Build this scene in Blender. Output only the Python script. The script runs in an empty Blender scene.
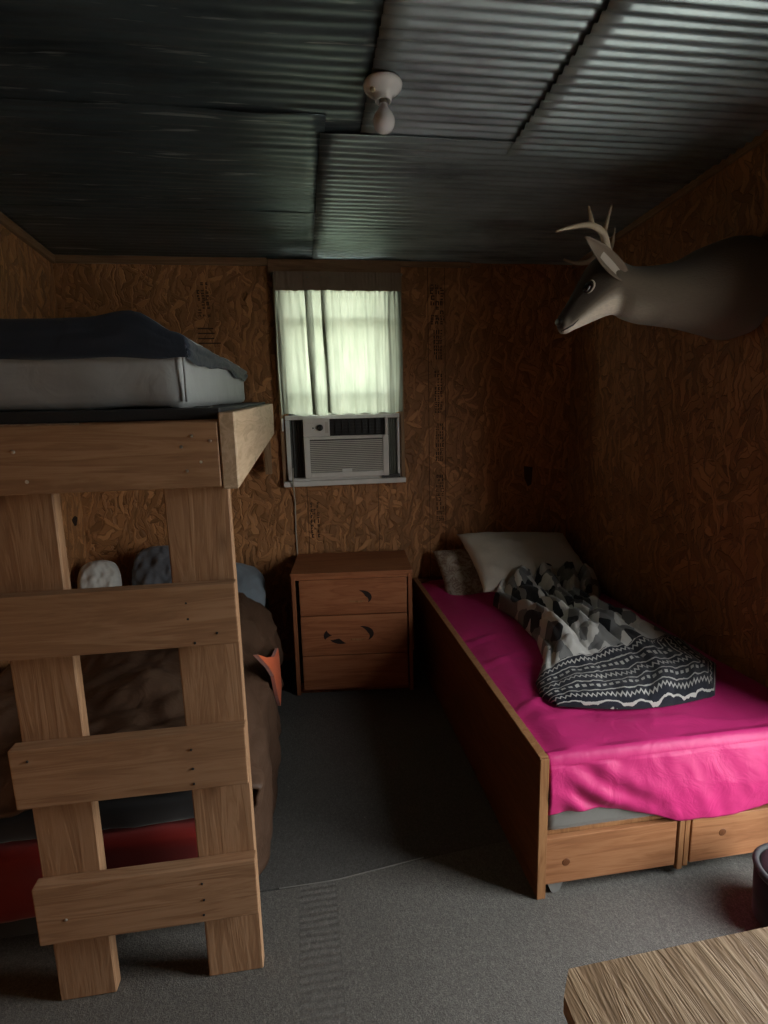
import bpy, bmesh, math, random
from mathutils import Vector, Matrix, noise as mnoise
S = bpy.context.scene
COL = S.collection
PI = math.pi
rnd = random.Random(7)

# ------------------------------------------------------------------ camera
cam_d = bpy.data.cameras.new('camera'); cam = bpy.data.objects.new('camera', cam_d); COL.objects.link(cam)
cam_d.sensor_fit = 'HORIZONTAL'; cam_d.sensor_width = 36.0; cam_d.lens = 554.93 * 36.0 / 768.0
cam_d.clip_start = 0.02; cam_d.clip_end = 200
def cam_axes(p, y, r):
    f = Vector((math.sin(y)*math.cos(p), math.cos(y)*math.cos(p), -math.sin(p)))
    x0 = Vector((math.cos(y), -math.sin(y), 0)); u0 = x0.cross(f)
    return (math.cos(r)*x0 + math.sin(r)*u0), (-math.sin(r)*x0 + math.cos(r)*u0), f
cx_, cu_, cf_ = cam_axes(math.radians(10.0635), math.radians(8.4306), math.radians(-1.40616))
# note: fitted order is pitch, yaw, roll
CAM = Vector((0, 0, 1.55))
cam.matrix_world = Matrix(((cx_.x, cu_.x, -cf_.x, CAM.x), (cx_.y, cu_.y, -cf_.y, CAM.y), (cx_.z, cu_.z, -cf_.z, CAM.z), (0, 0, 0, 1)))
S.camera = cam

# ------------------------------------------------------------------ world, daylight, exposure
S.view_settings.view_transform = 'Standard'; S.view_settings.look = 'None'
S.view_settings.exposure = 0.0; S.view_settings.gamma = 1.0; S.view_settings.use_curve_mapping = False
S.cycles.max_bounces = 8; S.cycles.diffuse_bounces = 2; S.cycles.glossy_bounces = 4; S.cycles.transmission_bounces = 8
S.cycles.caustics_reflective = False; S.cycles.caustics_refractive = False
S.cycles.sample_clamp_indirect = 3.0
SKY = 15.5
w = bpy.data.worlds.new('world'); S.world = w; w.use_nodes = True
nt = w.node_tree; nt.nodes.clear()
wo = nt.nodes.new('ShaderNodeOutputWorld'); bg = nt.nodes.new('ShaderNodeBackground')
tc = nt.nodes.new('ShaderNodeTexCoord'); sp = nt.nodes.new('ShaderNodeSeparateXYZ'); rp = nt.nodes.new('ShaderNodeValToRGB')
mr = nt.nodes.new('ShaderNodeMapRange'); mr.inputs[1].default_value = -1; mr.inputs[2].default_value = 1
nt.links.new(tc.outputs['Generated'], sp.inputs[0]); nt.links.new(sp.outputs[2], mr.inputs[0]); nt.links.new(mr.outputs[0], rp.inputs[0])
e = rp.color_ramp.elements
e[0].position = 0.0; e[0].color = (.20, .19, .16, 1)
e[1].position = 1.0; e[1].color = (.90, .98, 1.06, 1)
for p, c in ((.49, (.26, .25, .21, 1)), (.505, (.62, .64, .58, 1)), (.52, (1.0, 1.02, .98, 1)), (.68, (.98, 1.0, 1.0, 1))):
    q = e.new(p); q.color = c
nt.links.new(rp.outputs[0], bg.inputs[0]); bg.inputs[1].default_value = SKY; nt.links.new(bg.outputs[0], wo.inputs[0])
DOOR = (.56, 1.22, 2.05)       # doorway in the right wall: y0, y1, top
WIN = (-.055, .560, 1.165, 2.335)  # window hole in the back wall: x0, x1, z0, z1
XL, XR, YB, YF = -1.268, 1.73, 3.41, -1.3
def portal(loc, rot, sx, sy):
    d = bpy.data.lights.new('daylight_portal', 'AREA'); d.shape = 'RECTANGLE'; d.size = sx; d.size_y = sy
    d.cycles.is_portal = True
    o = bpy.data.objects.new('daylight_portal', d); COL.objects.link(o); o.location = loc; o.rotation_euler = rot
portal((XR + .13, (DOOR[0]+DOOR[1])/2, DOOR[2]/2), (0, PI/2, 0), DOOR[2], DOOR[1]-DOOR[0])
portal(((WIN[0]+WIN[1])/2, YB + .16, (WIN[2]+WIN[3])/2), (-PI/2, 0, 0), WIN[1]-WIN[0], WIN[3]-WIN[2])

# ------------------------------------------------------------------ helpers
def empty(name, loc=(0, 0, 0), rz=0.0):
    o = bpy.data.objects.new(name, None); COL.objects.link(o); o.location = loc; o.rotation_euler = (0, 0, rz)
    o.empty_display_size = .1
    return o
def tag(o, label=None, cat=None, group=None, kind=None):
    if label: o['label'] = label
    if cat: o['category'] = cat
    if group: o['group'] = group
    if kind: o['kind'] = kind
    return o
def obj(name, bm, m, parent=None, smooth=False, kind=None, label=None):
    me = bpy.data.meshes.new(name)
    bmesh.ops.recalc_face_normals(bm, faces=bm.faces)
    bm.to_mesh(me); bm.free()
    if smooth:
        for p in me.polygons: p.use_smooth = True
    o = bpy.data.objects.new(name, me); COL.objects.link(o)
    for k in (m if isinstance(m, (list, tuple)) else [m]): me.materials.append(k)
    if parent: o.parent = parent
    if kind: o['kind'] = kind
    if label: o['label'] = label
    return o
def B(): return bmesh.new()
def box(bm, x0, x1, y0, y1, z0, z1, bev=0.0, f=None, seg=1):
    r = bmesh.ops.create_cube(bm, size=1.0); vs = r['verts']
    for v in vs:
        v.co = Vector((x0 + (v.co.x+.5)*(x1-x0), y0 + (v.co.y+.5)*(y1-y0), z0 + (v.co.z+.5)*(z1-z0)))
    if bev:
        es = set()
        for v in vs: es.update(v.link_edges)
        r = bmesh.ops.bevel(bm, geom=list(es), offset=bev, segments=seg, affect='EDGES', profile=.6)
        vs = list({v for fc in r['faces'] for v in fc.verts} | {v for v in vs if v.is_valid})
    if f:
        for v in vs: v.co = Vector(f(v.co))
    return vs
def bx(*a, **k):
    bm = B(); box(bm, *a, **k); return bm
def prism(bm, pts, a, b, axis='y'):
    """polygon pts (2D) extruded between a and b along an axis; y: pts are (x,z), x: (y,z), z: (x,y)"""
    def mk(p, t): return {'y': (p[0], t, p[1]), 'x': (t, p[0], p[1]), 'z': (p[0], p[1], t)}[axis]
    v0 = [bm.verts.new(mk(p, a)) for p in pts]; v1 = [bm.verts.new(mk(p, b)) for p in pts]
    n = len(pts)
    bm.faces.new(v0); bm.faces.new(v1[::-1])
    for i in range(n): bm.faces.new((v0[i], v1[i], v1[(i+1) % n], v0[(i+1) % n]))
def frame_from(d):
    d = d.normalized(); a = Vector((0, 0, 1)) if abs(d.z) < .9 else Vector((1, 0, 0))
    s = d.cross(a).normalized(); return s, s.cross(d).normalized()
def tube(bm, pts, rad, seg=8, cap=True):
    pts = [Vector(p) for p in pts]; n = len(pts)
    if not isinstance(rad, (list, tuple)): rad = [rad]*n
    rings = []; s = None
    for i, p in enumerate(pts):
        d = (pts[min(i+1, n-1)] - pts[max(i-1, 0)]).normalized()
        if s is None: s, t = frame_from(d)
        else:
            s = (s - d*s.dot(d)).normalized(); t = s.cross(d).normalized()
        rings.append([bm.verts.new(p + rad[i]*(math.cos(2*PI*k/seg)*s + math.sin(2*PI*k/seg)*t)) for k in range(seg)])
    for i in range(n-1):
        for k in range(seg):
            bm.faces.new((rings[i][k], rings[i][(k+1) % seg], rings[i+1][(k+1) % seg], rings[i+1][k]))
    if cap: bm.faces.new(rings[0][::-1]); bm.faces.new(rings[-1])
def lathe(bm, prof, c=(0, 0, 0), seg=28, axis=Vector((0, 0, 1))):
    axis = Vector(axis).normalized(); s, t = frame_from(axis); c = Vector(c); rings = []
    for r, h in prof:
        if r < 1e-6: rings.append([bm.verts.new(c + axis*h)])
        else: rings.append([bm.verts.new(c + axis*h + r*(math.cos(2*PI*k/seg)*s + math.sin(2*PI*k/seg)*t)) for k in range(seg)])
    for a, b in zip(rings, rings[1:]):
        for k in range(seg):
            k2 = (k+1) % seg
            q = [a[k % len(a)], a[k2 % len(a)], b[k2 % len(b)], b[k % len(b)]]
            q2 = []
            for v in q:
                if v not in q2: q2.append(v)
            if len(q2) >= 3: bm.faces.new(q2)
def grid(nu, nv, fn, bm=None, closed_v=False, uv=None):
    bm = bm or B()
    V = [[bm.verts.new(fn(i/nu, j/nv)) for j in range(nv+1)] for i in range(nu+1)]
    lay = bm.loops.layers.uv.verify() if uv else None
    for i in range(nu):
        for j in range(nv):
            f = bm.faces.new((V[i][j], V[i+1][j], V[i+1][j+1], V[i][j+1]))
            if uv:
                for l, (a, b) in zip(f.loops, ((i, j), (i+1, j), (i+1, j+1), (i, j+1))): l[lay].uv = uv(a/nu, b/nv)
    return bm
def N(x, y=0.0, z=0.0, s=1.0): return mnoise.noise(Vector((x*s, y*s, z*s)))
def fbm(x, y=0., z=0., s=1., o=3): return mnoise.fractal(Vector((x*s, y*s, z*s)), 1.0, 2.0, o)
def sstep(a, b, x):
    t = max(0, min(1, (x-a)/(b-a))); return t*t*(3-2*t)
def lerp(a, b, t): return a + (b-a)*t
def interp(pts, t):
    """piecewise smooth interpolation of tuples pts=[(t, *vals)]"""
    if t <= pts[0][0]: return pts[0][1:]
    for a, b in zip(pts, pts[1:]):
        if t <= b[0]:
            k = (t-a[0])/(b[0]-a[0]); return tuple(lerp(p, q, k) for p, q in zip(a[1:], b[1:]))
    return pts[-1][1:]
def solidify(o, th, off=0.0):
    m = o.modifiers.new('thickness', 'SOLIDIFY'); m.thickness = th; m.offset = off; return m
def ray_at(px, py, axis, val):
    """point of the room seen at a place of the photograph, on the plane axis=val"""
    d = cf_ + cx_*((px-384)/554.93) - cu_*((py-512)/554.93)
    return CAM + d*((val - CAM[axis])/d[axis])

# ------------------------------------------------------------------ materials
class NT:
    def __init__(s, name):
        s.m = bpy.data.materials.new(name); s.m.use_nodes = True; s.t = s.m.node_tree
        s.b = s.t.nodes['Principled BSDF']; s.o = s.t.nodes['Material Output']
    def n(s, typ, **k):
        x = s.t.nodes.new(typ)
        for a, v in k.items(): setattr(x, a, v)
        return x
    def l(s, a, b): s.t.links.new(a, b)
    def set(s, **k):
        for a, v in k.items():
            s.b.inputs[a.replace('_', ' ')].default_value = v
    def math(s, op, a, b=None, c=None):
        x = s.n('ShaderNodeMath', operation=op)
        for i, v in enumerate((a, b, c)):
            if v is None: continue
            if isinstance(v, (int, float)): x.inputs[i].default_value = v
            else: s.l(v, x.inputs[i])
        return x.outputs[0]
    def mix(s, f, a, b, blend='MIX'):
        x = s.n('ShaderNodeMix', data_type='RGBA', blend_type=blend)
        for sock, v in ((x.inputs[0], f), (x.inputs[6], a), (x.inputs[7], b)):
            if isinstance(v, (int, float)): sock.default_value = v
            elif isinstance(v, tuple): sock.default_value = (*v[:3], 1)
            else: s.l(v, sock)
        return x.outputs[2]
    def ramp(s, f, *stops):
        x = s.n('ShaderNodeValToRGB'); el = x.color_ramp.elements
        el[0].position = stops[0][0]; el[0].color = (*stops[0][1], 1)
        el[1].position = stops[-1][0]; el[1].color = (*stops[-1][1], 1)
        for p, c in stops[1:-1]:
            q = el.new(p); q.color = (*c, 1)
        s.l(f, x.inputs[0]); return x.outputs[0]
    def coord(s, kind='Object'): return s.n('ShaderNodeTexCoord').outputs[kind]
    def mapping(s, v, scale=(1, 1, 1), rot=(0, 0, 0), loc=(0, 0, 0)):
        x = s.n('ShaderNodeMapping'); x.inputs['Scale'].default_value = scale; x.inputs['Rotation'].default_value = rot; x.inputs['Location'].default_value = loc
        s.l(v, x.inputs[0]); return x.outputs[0]
    def noise(s, v, scale=5., detail=3., rough=.5, dist=0., out=0):
        x = s.n('ShaderNodeTexNoise'); s.l(v, x.inputs['Vector']); x.inputs['Scale'].default_value = scale
        x.inputs['Detail'].default_value = detail; x.inputs['Roughness'].default_value = rough; x.inputs['Distortion'].default_value = dist
        return x.outputs[out]
    def bump(s, h, strength=.3, dist=.01):
        x = s.n('ShaderNodeBump'); x.inputs['Strength'].default_value = strength; x.inputs['Distance'].default_value = dist
        s.l(h, x.inputs['Height']); s.l(x.outputs[0], s.b.inputs['Normal']); return x
    def rnd(s):
        return s.n('ShaderNodeObjectInfo').outputs['Random']
    def offset(s, v):
        """shifts the coordinates by a random amount per object so that boards differ"""
        r = s.rnd(); c = s.n('ShaderNodeCombineXYZ')
        s.l(s.math('MULTIPLY', r, 7.3), c.inputs[0]); s.l(s.math('MULTIPLY', r, 13.1), c.inputs[1]); s.l(s.math('MULTIPLY', r, 5.7), c.inputs[2])
        a = s.n('ShaderNodeVectorMath', operation='ADD'); s.l(v, a.inputs[0]); s.l(c.outputs[0], a.inputs[1]); return a.outputs[0]
def plain(name, col, rough=.6, metal=0., bump=0., bscale=200., spec=.5):
    t = NT(name); t.set(Base_Color=(*col, 1), Roughness=rough, Metallic=metal, Specular_IOR_Level=spec)
    v = t.coord(); n = t.noise(v, 9, 3)
    t.l(t.mix(n, tuple(c*.82 for c in col), tuple(min(1, c*1.14) for c in col)), t.b.inputs['Base Color'])
    if bump: t.bump(t.noise(v, bscale, 3), bump, .002)
    return t.m
def wood(name, dark, mid, light, axis='x', rough=.6, scale=1., knots=.6, bump=.25, spec=.3):
    t = NT(name); v = t.offset(t.coord())
    k = {'x': (1.1, 14, 14), 'y': (14, 1.1, 14), 'z': (14, 14, 1.1)}[axis]
    m = t.mapping(v, tuple(a*scale for a in k))
    warp = t.noise(t.mapping(v, tuple({'x': (1.5, 5, 5), 'y': (5, 1.5, 5), 'z': (5, 5, 1.5)}[axis])), 1, 2)
    g1 = t.noise(m, 1.6, 4, .6, 1.2)
    g2 = t.noise(t.mapping(v, tuple(a*scale*4 for a in k)), 2, 2, .5)
    rings = t.math('SINE', t.math('ADD', t.math('MULTIPLY', g1, 26.), t.math('MULTIPLY', warp, 12.)))
    gr = t.math('ADD', t.math('MULTIPLY', rings, .11), t.math('ADD', t.math('MULTIPLY', g1, .55), t.math('MULTIPLY', g2, .40)))
    col = t.ramp(gr, (.18, dark), (.45, mid), (.75, light))
    big = t.noise(v, 1.7, 2)
    col = t.mix(t.math('MULTIPLY', big, .55), col, tuple(a*.62 for a in mid))
    if knots:
        vo = t.n('ShaderNodeTexVoronoi'); t.l(t.mapping(v, tuple({'x': (1, 2.4, 2.4), 'y': (2.4, 1, 2.4), 'z': (2.4, 2.4, 1)}[axis])), vo.inputs['Vector']); vo.inputs['Scale'].default_value = 3.2
        kn = t.math('SUBTRACT', 1, t.math('SMOOTH_MIN', 1, t.math('MULTIPLY', vo.outputs['Distance'], 7.), .2))
        kn = t.math('MAXIMUM', kn, 0)
        col = t.mix(t.math('MULTIPLY', kn, knots), col, tuple(a*.35 for a in dark))
    t.l(col, t.b.inputs['Base Color']); t.set(Roughness=rough, Specular_IOR_Level=spec)
    t.bump(gr, bump, .004)
    return t.m
def osb(name, uax, base, vert=True):
    """oriented strand board: overlapping long flakes at several angles"""
    t = NT(name); v = t.coord()
    s = t.n('ShaderNodeSeparateXYZ'); t.l(v, s.inputs[0]); c = t.n('ShaderNodeCombineXYZ')
    t.l(s.outputs[uax], c.inputs[0]); t.l(s.outputs[2], c.inputs[1]); uv = c.outputs[0]
    wn = t.n('ShaderNodeTexNoise'); t.l(uv, wn.inputs['Vector']); wn.inputs['Scale'].default_value = 7.; wn.inputs['Detail'].default_value = 3
    wv = t.n('ShaderNodeVectorMath', operation='SCALE'); sb = t.n('ShaderNodeVectorMath', operation='SUBTRACT')
    t.l(wn.outputs['Color'], sb.inputs[0]); sb.inputs[1].default_value = (.5, .5, .5); t.l(sb.outputs[0], wv.inputs[0]); wv.inputs['Scale'].default_value = .12
    ad = t.n('ShaderNodeVectorMath', operation='ADD'); t.l(uv, ad.inputs[0]); t.l(wv.outputs[0], ad.inputs[1]); uvw = ad.outputs[0]
    col = None; hgt = None
    for i, (ang, ln, wd, th) in enumerate(((88, .36, .042, 0), (66, .24, .032, .42), (114, .22, .030, .48), (97, .28, .026, .52), (34, .15, .028, .68), (146, .15, .025, .70), (78, .18, .018, .66))):
        mp = t.n('ShaderNodeMapping', vector_type='TEXTURE'); mp.inputs['Rotation'].default_value = (0, 0, math.radians(ang)); mp.inputs['Scale'].default_value = (ln, wd, 1)
        mp.inputs['Location'].default_value = (i*.37, i*.71, 0); t.l(uvw, mp.inputs[0])
        vo = t.n('ShaderNodeTexVoronoi', voronoi_dimensions='2D'); vo.inputs['Scale'].default_value = 1.; vo.inputs['Randomness'].default_value = 1.; t.l(mp.outputs[0], vo.inputs['Vector'])
        sc = t.n('ShaderNodeSeparateColor'); t.l(vo.outputs['Color'], sc.inputs[0])
        ve = t.n('ShaderNodeTexVoronoi', voronoi_dimensions='2D', feature='DISTANCE_TO_EDGE'); ve.inputs['Scale'].default_value = 1.; t.l(mp.outputs[0], ve.inputs['Vector'])
        edge = t.math('MINIMUM', t.math('MULTIPLY', ve.outputs['Distance'], 9.), 1.)
        fib = t.noise(t.mapping(mp.outputs[0], (1.2, 14, 1)), 1.5, 2, .6)
        sh = t.math('ADD', t.math('MULTIPLY', sc.outputs[0], .62), t.math('MULTIPLY', fib, .38))
        k = t.ramp(sh, (.15, tuple(a*.36 for a in base)), (.42, tuple(a*.74 for a in base)), (.62, tuple(a*.96 for a in base)), (.88, (base[0]*1.4, base[1]*1.5, base[2]*1.6)))
        k = t.mix(t.math('MULTIPLY', t.math('SUBTRACT', 1, edge), .45), k, tuple(a*.3 for a in base))
        hh = t.math('ADD', t.math('MULTIPLY', edge, .6), t.math('MULTIPLY', sc.outputs[2], .5))
        if col is None: col, hgt = k, hh
        else:
            mk = t.math('GREATER_THAN', sc.outputs[1], th)
            col = t.mix(mk, col, k); hm = t.n('ShaderNodeMix', data_type='FLOAT'); t.l(mk, hm.inputs[0]); t.l(hgt, hm.inputs[2]); t.l(hh, hm.inputs[3]); hgt = hm.outputs[0]
    big = t.noise(uv, 1.3, 3)
    col = t.mix(t.math('MULTIPLY', big, .6), col, tuple(a*.6 for a in base))
    t.l(col, t.b.inputs['Base Color']); t.set(Roughness=.55, Specular_IOR_Level=.35)
    t.bump(hgt, .7, .010)
    return t.m

M = {}
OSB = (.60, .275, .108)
M['osb_x'] = osb('strand_board_back', 0, OSB); M['osb_y'] = osb('strand_board_side', 1, OSB); M['osb_r'] = osb('strand_board_shaded', 1, (.42, .175, .064))  # right wall copy is darker and redder, its shade put into the colour
def metal(name, base, rough, dirt_glint, stretch=(1.6, 5, 3), th=(.60, .72)):
    t = NT(name); v = t.coord()
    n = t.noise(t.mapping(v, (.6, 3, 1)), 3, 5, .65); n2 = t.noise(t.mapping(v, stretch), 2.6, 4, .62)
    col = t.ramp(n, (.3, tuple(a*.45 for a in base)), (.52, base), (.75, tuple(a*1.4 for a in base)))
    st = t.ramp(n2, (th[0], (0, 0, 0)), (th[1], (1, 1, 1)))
    col = t.mix(t.math('MULTIPLY', st, dirt_glint), col, (.42, .45, .43))
    rust = t.ramp(t.noise(v, 1.9, 5, .6), (.62, (0, 0, 0)), (.78, (1, 1, 1)))
    col = t.mix(t.math('MULTIPLY', rust, .35), col, (.09, .06, .035))
    t.l(col, t.b.inputs['Base Color']); t.set(Metallic=.55, Roughness=rough)
    t.l(t.math('ADD', t.math('MULTIPLY', n, .35), rough-.15), t.b.inputs['Roughness'])
    t.bump(t.noise(v, 60, 3), .08, .003)
    return t.m
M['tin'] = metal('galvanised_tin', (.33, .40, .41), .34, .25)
M['tin_dark'] = metal('blackened_tin', (.10, .13, .14), .38, .9, (.8, 13, 3), (.615, .68))  # long pale streaks: reflections off dents, painted into the colour
M['board_x'] = wood('pine_board_across', (.26, .13, .068), (.41, .23, .122), (.53, .32, .185), 'x')
M['board_y'] = wood('pine_board_along', (.42, .29, .175), (.64, .46, .295), (.78, .60, .42), 'y')
M['board_z'] = wood('pine_board_upright', (.26, .13, .068), (.41, .23, .122), (.53, .32, .185), 'z')
M['trim_x'] = wood('brown_trim_across', (.18, .098, .05), (.29, .165, .085), (.38, .23, .125), 'x', knots=.2)
M['trim_z'] = wood('pale_trim_upright', (.25, .14, .07), (.36, .22, .12), (.46, .30, .17), 'z', knots=.1)
M['trim_y'] = wood('brown_trim_along', (.18, .098, .05), (.29, .165, .085), (.38, .23, .125), 'y', knots=.2)
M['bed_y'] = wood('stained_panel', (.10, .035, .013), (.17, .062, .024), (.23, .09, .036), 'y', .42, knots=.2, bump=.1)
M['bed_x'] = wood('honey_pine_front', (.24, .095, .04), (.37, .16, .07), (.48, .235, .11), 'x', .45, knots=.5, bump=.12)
M['bed_z'] = wood('honey_pine_post', (.22, .095, .036), (.35, .165, .07), (.46, .24, .105), 'z', .45, knots=.1, bump=.12)
M['dres_x'] = wood('reddish_pine_drawer', (.24, .080, .032), (.37, .135, .058), (.47, .19, .085), 'x', .45, knots=.25, bump=.1)
M['dres_z'] = wood('reddish_pine_side', (.21, .070, .028), (.32, .115, .05), (.40, .16, .07), 'z', .45, knots=.15, bump=.1)
M['table'] = wood('rough_table_planks', (.15, .085, .042), (.40, .255, .14), (.58, .41, .25), 'y', .6, 1.7, knots=.25, bump=.8)
M['table_dark'] = wood('dark_table_side', (.02, .012, .007), (.035, .022, .012), (.05, .03, .018), 'x', .6)
M['black_hole'] = plain('dark_recess', (.015, .006, .003), .8)
M['white_paint'] = plain('white_enamel', (.86, .86, .82), .35, bump=.02)
M['white_plastic'] = plain('old_white_plastic', (.84, .83, .78), .45)
M['grille'] = plain('beige_grey_plastic', (.68, .66, .60), .5)
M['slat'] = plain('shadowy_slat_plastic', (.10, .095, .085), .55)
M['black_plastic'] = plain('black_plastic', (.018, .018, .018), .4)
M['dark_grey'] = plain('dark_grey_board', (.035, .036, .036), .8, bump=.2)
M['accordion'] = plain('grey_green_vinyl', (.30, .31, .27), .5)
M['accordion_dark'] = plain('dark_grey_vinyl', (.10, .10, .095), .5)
M['porcelain'] = plain('white_porcelain', (.90, .90, .88), .12)
M['bulb'] = plain('milky_bulb_glass', (.93, .93, .95), .08)
M['brass'] = plain('dull_metal', (.45, .40, .30), .35, 1.)
M['screw'] = plain('bright_nail_head', (.75, .72, .66), .3, .8)
M['lid'] = plain('grey_lid', (.06, .058, .055), .7)
M['fray'] = plain('frayed_thread', (.22, .21, .19), .9)
M['cord'] = plain('beige_cable', (.45, .40, .32), .5)
def cloth(name, col, rough=.85, var=.18, weave=900, bump=.12, sheen=.2, wr=0.):
    t = NT(name); v = t.coord(); n = t.noise(v, 6, 4)
    t.l(t.mix(n, tuple(a*(1-var) for a in col), tuple(min(1, a*(1+var)) for a in col)), t.b.inputs['Base Color'])
    t.set(Roughness=rough, Specular_IOR_Level=.25, Sheen_Weight=sheen)
    h = t.noise(v, weave, 2)
    if wr:
        w_ = t.noise(v, 9, 3, .55, 1.5); h = t.math('ADD', t.math('MULTIPLY', h, .02), t.math('MULTIPLY', w_, 1.))
        t.bump(h, wr, .02)
    else: t.bump(h, bump, .001)
    return t.m
M['pink'] = cloth('magenta_sheet', (.54, .030, .165), .42, .06, wr=.22, sheen=0.)
M['grey_sheet'] = cloth('grey_mattress_cloth', (.40, .42, .42), .7, .1, wr=.15)
M['navy'] = cloth('navy_sheet', (.016, .023, .037), .7, .2, wr=.25)
M['brown_bag'] = cloth('brown_quilting', (.090, .050, .031), .55, .15, wr=.35, sheen=0.)
M['orange'] = cloth('orange_lining', (.62, .10, .022), .6, .1)
M['red'] = cloth('red_mattress_cloth', (.22, .011, .007), .7, .1)
M['black_cloth'] = cloth('black_bedding', (.014, .013, .013), .9, .2)
M['white_pillow'] = cloth('off_white_pillowcase', (.60, .55, .47), .85, .07, wr=.18)
M['pale_cloth'] = cloth('pale_cotton', (.56, .54, .50), .85, .08, wr=.25)
M['grey_pillow'] = cloth('slate_pillowcase', (.115, .12, .135), .8, .15, wr=.3)
M['blue_pillow'] = cloth('blue_grey_pillowcase', (.17, .20, .23), .75, .1, wr=.2)
M['foundation'] = cloth('grey_foundation_cloth', (.17, .165, .15), .8, .15, wr=.1)
def floral():
    t = NT('faded_floral_cotton'); v = t.coord(); n = t.noise(v, 26, 3, .6, 1.2)
    t.l(t.ramp(n, (.42, (.46, .41, .34)), (.50, (.36, .29, .23)), (.56, (.20, .13, .10)), (.64, (.42, .36, .30))), t.b.inputs['Base Color']); t.set(Roughness=.9)
    t.bump(t.noise(v, 12, 3), .3, .01); return t.m
M['floral'] = floral()
def carpet(name, col, rib=0., worn=.0):
    t = NT(name); v = t.coord()
    n = t.noise(v, 260, 3, .7); n2 = t.noise(t.mapping(v, (1.6, 1, 1)), 95, 3, .65); big = t.noise(v, 2.2, 4)
    f = t.math('ADD', t.math('MULTIPLY', n, .6), t.math('MULTIPLY', n2, .4))
    c = t.ramp(f, (.34, tuple(a*.5 for a in col)), (.52, col), (.68, tuple(a*1.7 for a in col)))
    c = t.mix(t.math('MULTIPLY', big, .5), c, tuple(a*.62 for a in col))
    sp = t.ramp(t.noise(v, 55, 2, .4), (.74, (0, 0, 0)), (.80, (1, 1, 1)))
    c = t.mix(t.math('MULTIPLY', sp, .5), c, (.30, .29, .26))
    h = f
    if rib:
        s = t.n('ShaderNodeSeparateXYZ'); t.l(v, s.inputs[0])
        rb = t.math('SINE', t.math('MULTIPLY', t.math('ADD', s.outputs[1], t.math('MULTIPLY', t.noise(v, 14, 2), .01)), 2*PI/.024))
        h = t.math('ADD', f, t.math('MULTIPLY', rb, rib))
        c = t.mix(t.math('MULTIPLY', t.math('ADD', t.math('MULTIPLY', rb, .5), .5), .22), c, tuple(a*.5 for a in col))
    t.l(c, t.b.inputs['Base Color']); t.set(Roughness=.95, Specular_IOR_Level=.1); t.bump(h, .8, .006); return t.m
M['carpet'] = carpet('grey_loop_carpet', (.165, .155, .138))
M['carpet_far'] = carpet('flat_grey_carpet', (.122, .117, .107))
M['carpet_rib'] = carpet('ribbed_grey_carpet', (.172, .162, .146), .35)
M['floor'] = plain('dark_floor', (.05, .048, .045), .9, bump=.3)
def curtain_mat():
    t = NT('thin_pale_curtain'); t.t.nodes.remove(t.b)
    d = t.n('ShaderNodeBsdfDiffuse'); tr = t.n('ShaderNodeBsdfTranslucent'); mx = t.n('ShaderNodeMixShader')
    v = t.coord(); n = t.noise(t.mapping(v, (6, 6, 1.5)), 4, 3)
    d.inputs[0].default_value = (.20, .19, .15, 1)
    t.l(t.ramp(n, (.3, (.21, .225, .17)), (.7, (.27, .28, .22))), tr.inputs[0])
    mx.inputs[0].default_value = .62; t.l(d.outputs[0], mx.inputs[1]); t.l(tr.outputs[0], mx.inputs[2]); t.l(mx.outputs[0], t.o.inputs[0]); return t.m
M['curtain'] = curtain_mat()
M['header'] = plain('brown_header_lining', (.30, .225, .155), .9)
def glass():
    t = NT('window_glass'); t.t.nodes.remove(t.b)
    g = t.n('ShaderNodeBsdfGlossy'); g.inputs['Roughness'].default_value = .02; tr = t.n('ShaderNodeBsdfTransparent'); tr.inputs[0].default_value = (.92, .95, .92, 1)
    mx = t.n('ShaderNodeMixShader'); mx.inputs[0].default_value = .06; t.l(tr.outputs[0], mx.inputs[1]); t.l(g.outputs[0], mx.inputs[2]); t.l(mx.outputs[0], t.o.inputs[0]); return t.m
M['glass'] = glass()
M['grass'] = plain('dry_outdoor_ground', (.42, .40, .35), .95)

# ------------------------------------------------------------------ the room
def struct(name, bm, m, parent=None, smooth=False): return obj(name, bm, m, parent, smooth, kind='structure')
CEIL_A = math.radians(3.8676)
def ceil_z(y): return 2.4445 + (YB - y)*math.tan(CEIL_A)
struct('ground', bx(-30, 30, -30, 30, -.32, -.22), M['grass'])
struct('floor', bx(XL-.12, XR+.12, YF-.12, YB+.12, -.2, 0), M['floor'])
bm = B(); Zt = 2.95
box(bm, XL-.12, WIN[0], YB, YB+.12, -.2, Zt); box(bm, WIN[1], XR+.12, YB, YB+.12, -.2, Zt)
box(bm, WIN[0], WIN[1], YB, YB+.12, -.2, WIN[2]); box(bm, WIN[0], WIN[1], YB, YB+.12, WIN[3], Zt)
wall_back = struct('wall_back', bm, M['osb_x'])
wall_left = struct('wall_left', bx(XL-.12, XL, YF-.12, YB, -.2, Zt), M['osb_y'])
bm = B()
box(bm, XR, XR+.12, DOOR[1], YB, -.2, Zt); box(bm, XR, XR+.12, YF-.12, DOOR[0], -.2, Zt); box(bm, XR, XR+.12, DOOR[0], DOOR[1], DOOR[2], Zt)
box(bm, XR, XR+.12, DOOR[0], DOOR[1], -.2, 0)
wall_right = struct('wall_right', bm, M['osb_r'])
struct('wall_front', bx(XL, XR, YF-.12, YF, -.2, Zt), M['osb_x'])
d1 = struct('door_1', B(), M['board_z'])
bm = B(); box(bm, XR-.015, XR+.13, DOOR[0]-.06, DOOR[0], 0, DOOR[2]+.06, .003); box(bm, XR-.015, XR+.13, DOOR[1], DOOR[1]+.06, 0, DOOR[2]+.06, .003); box(bm, XR-.015, XR+.13, DOOR[0], DOOR[1], DOOR[2], DOOR[2]+.06, .003)
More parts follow.
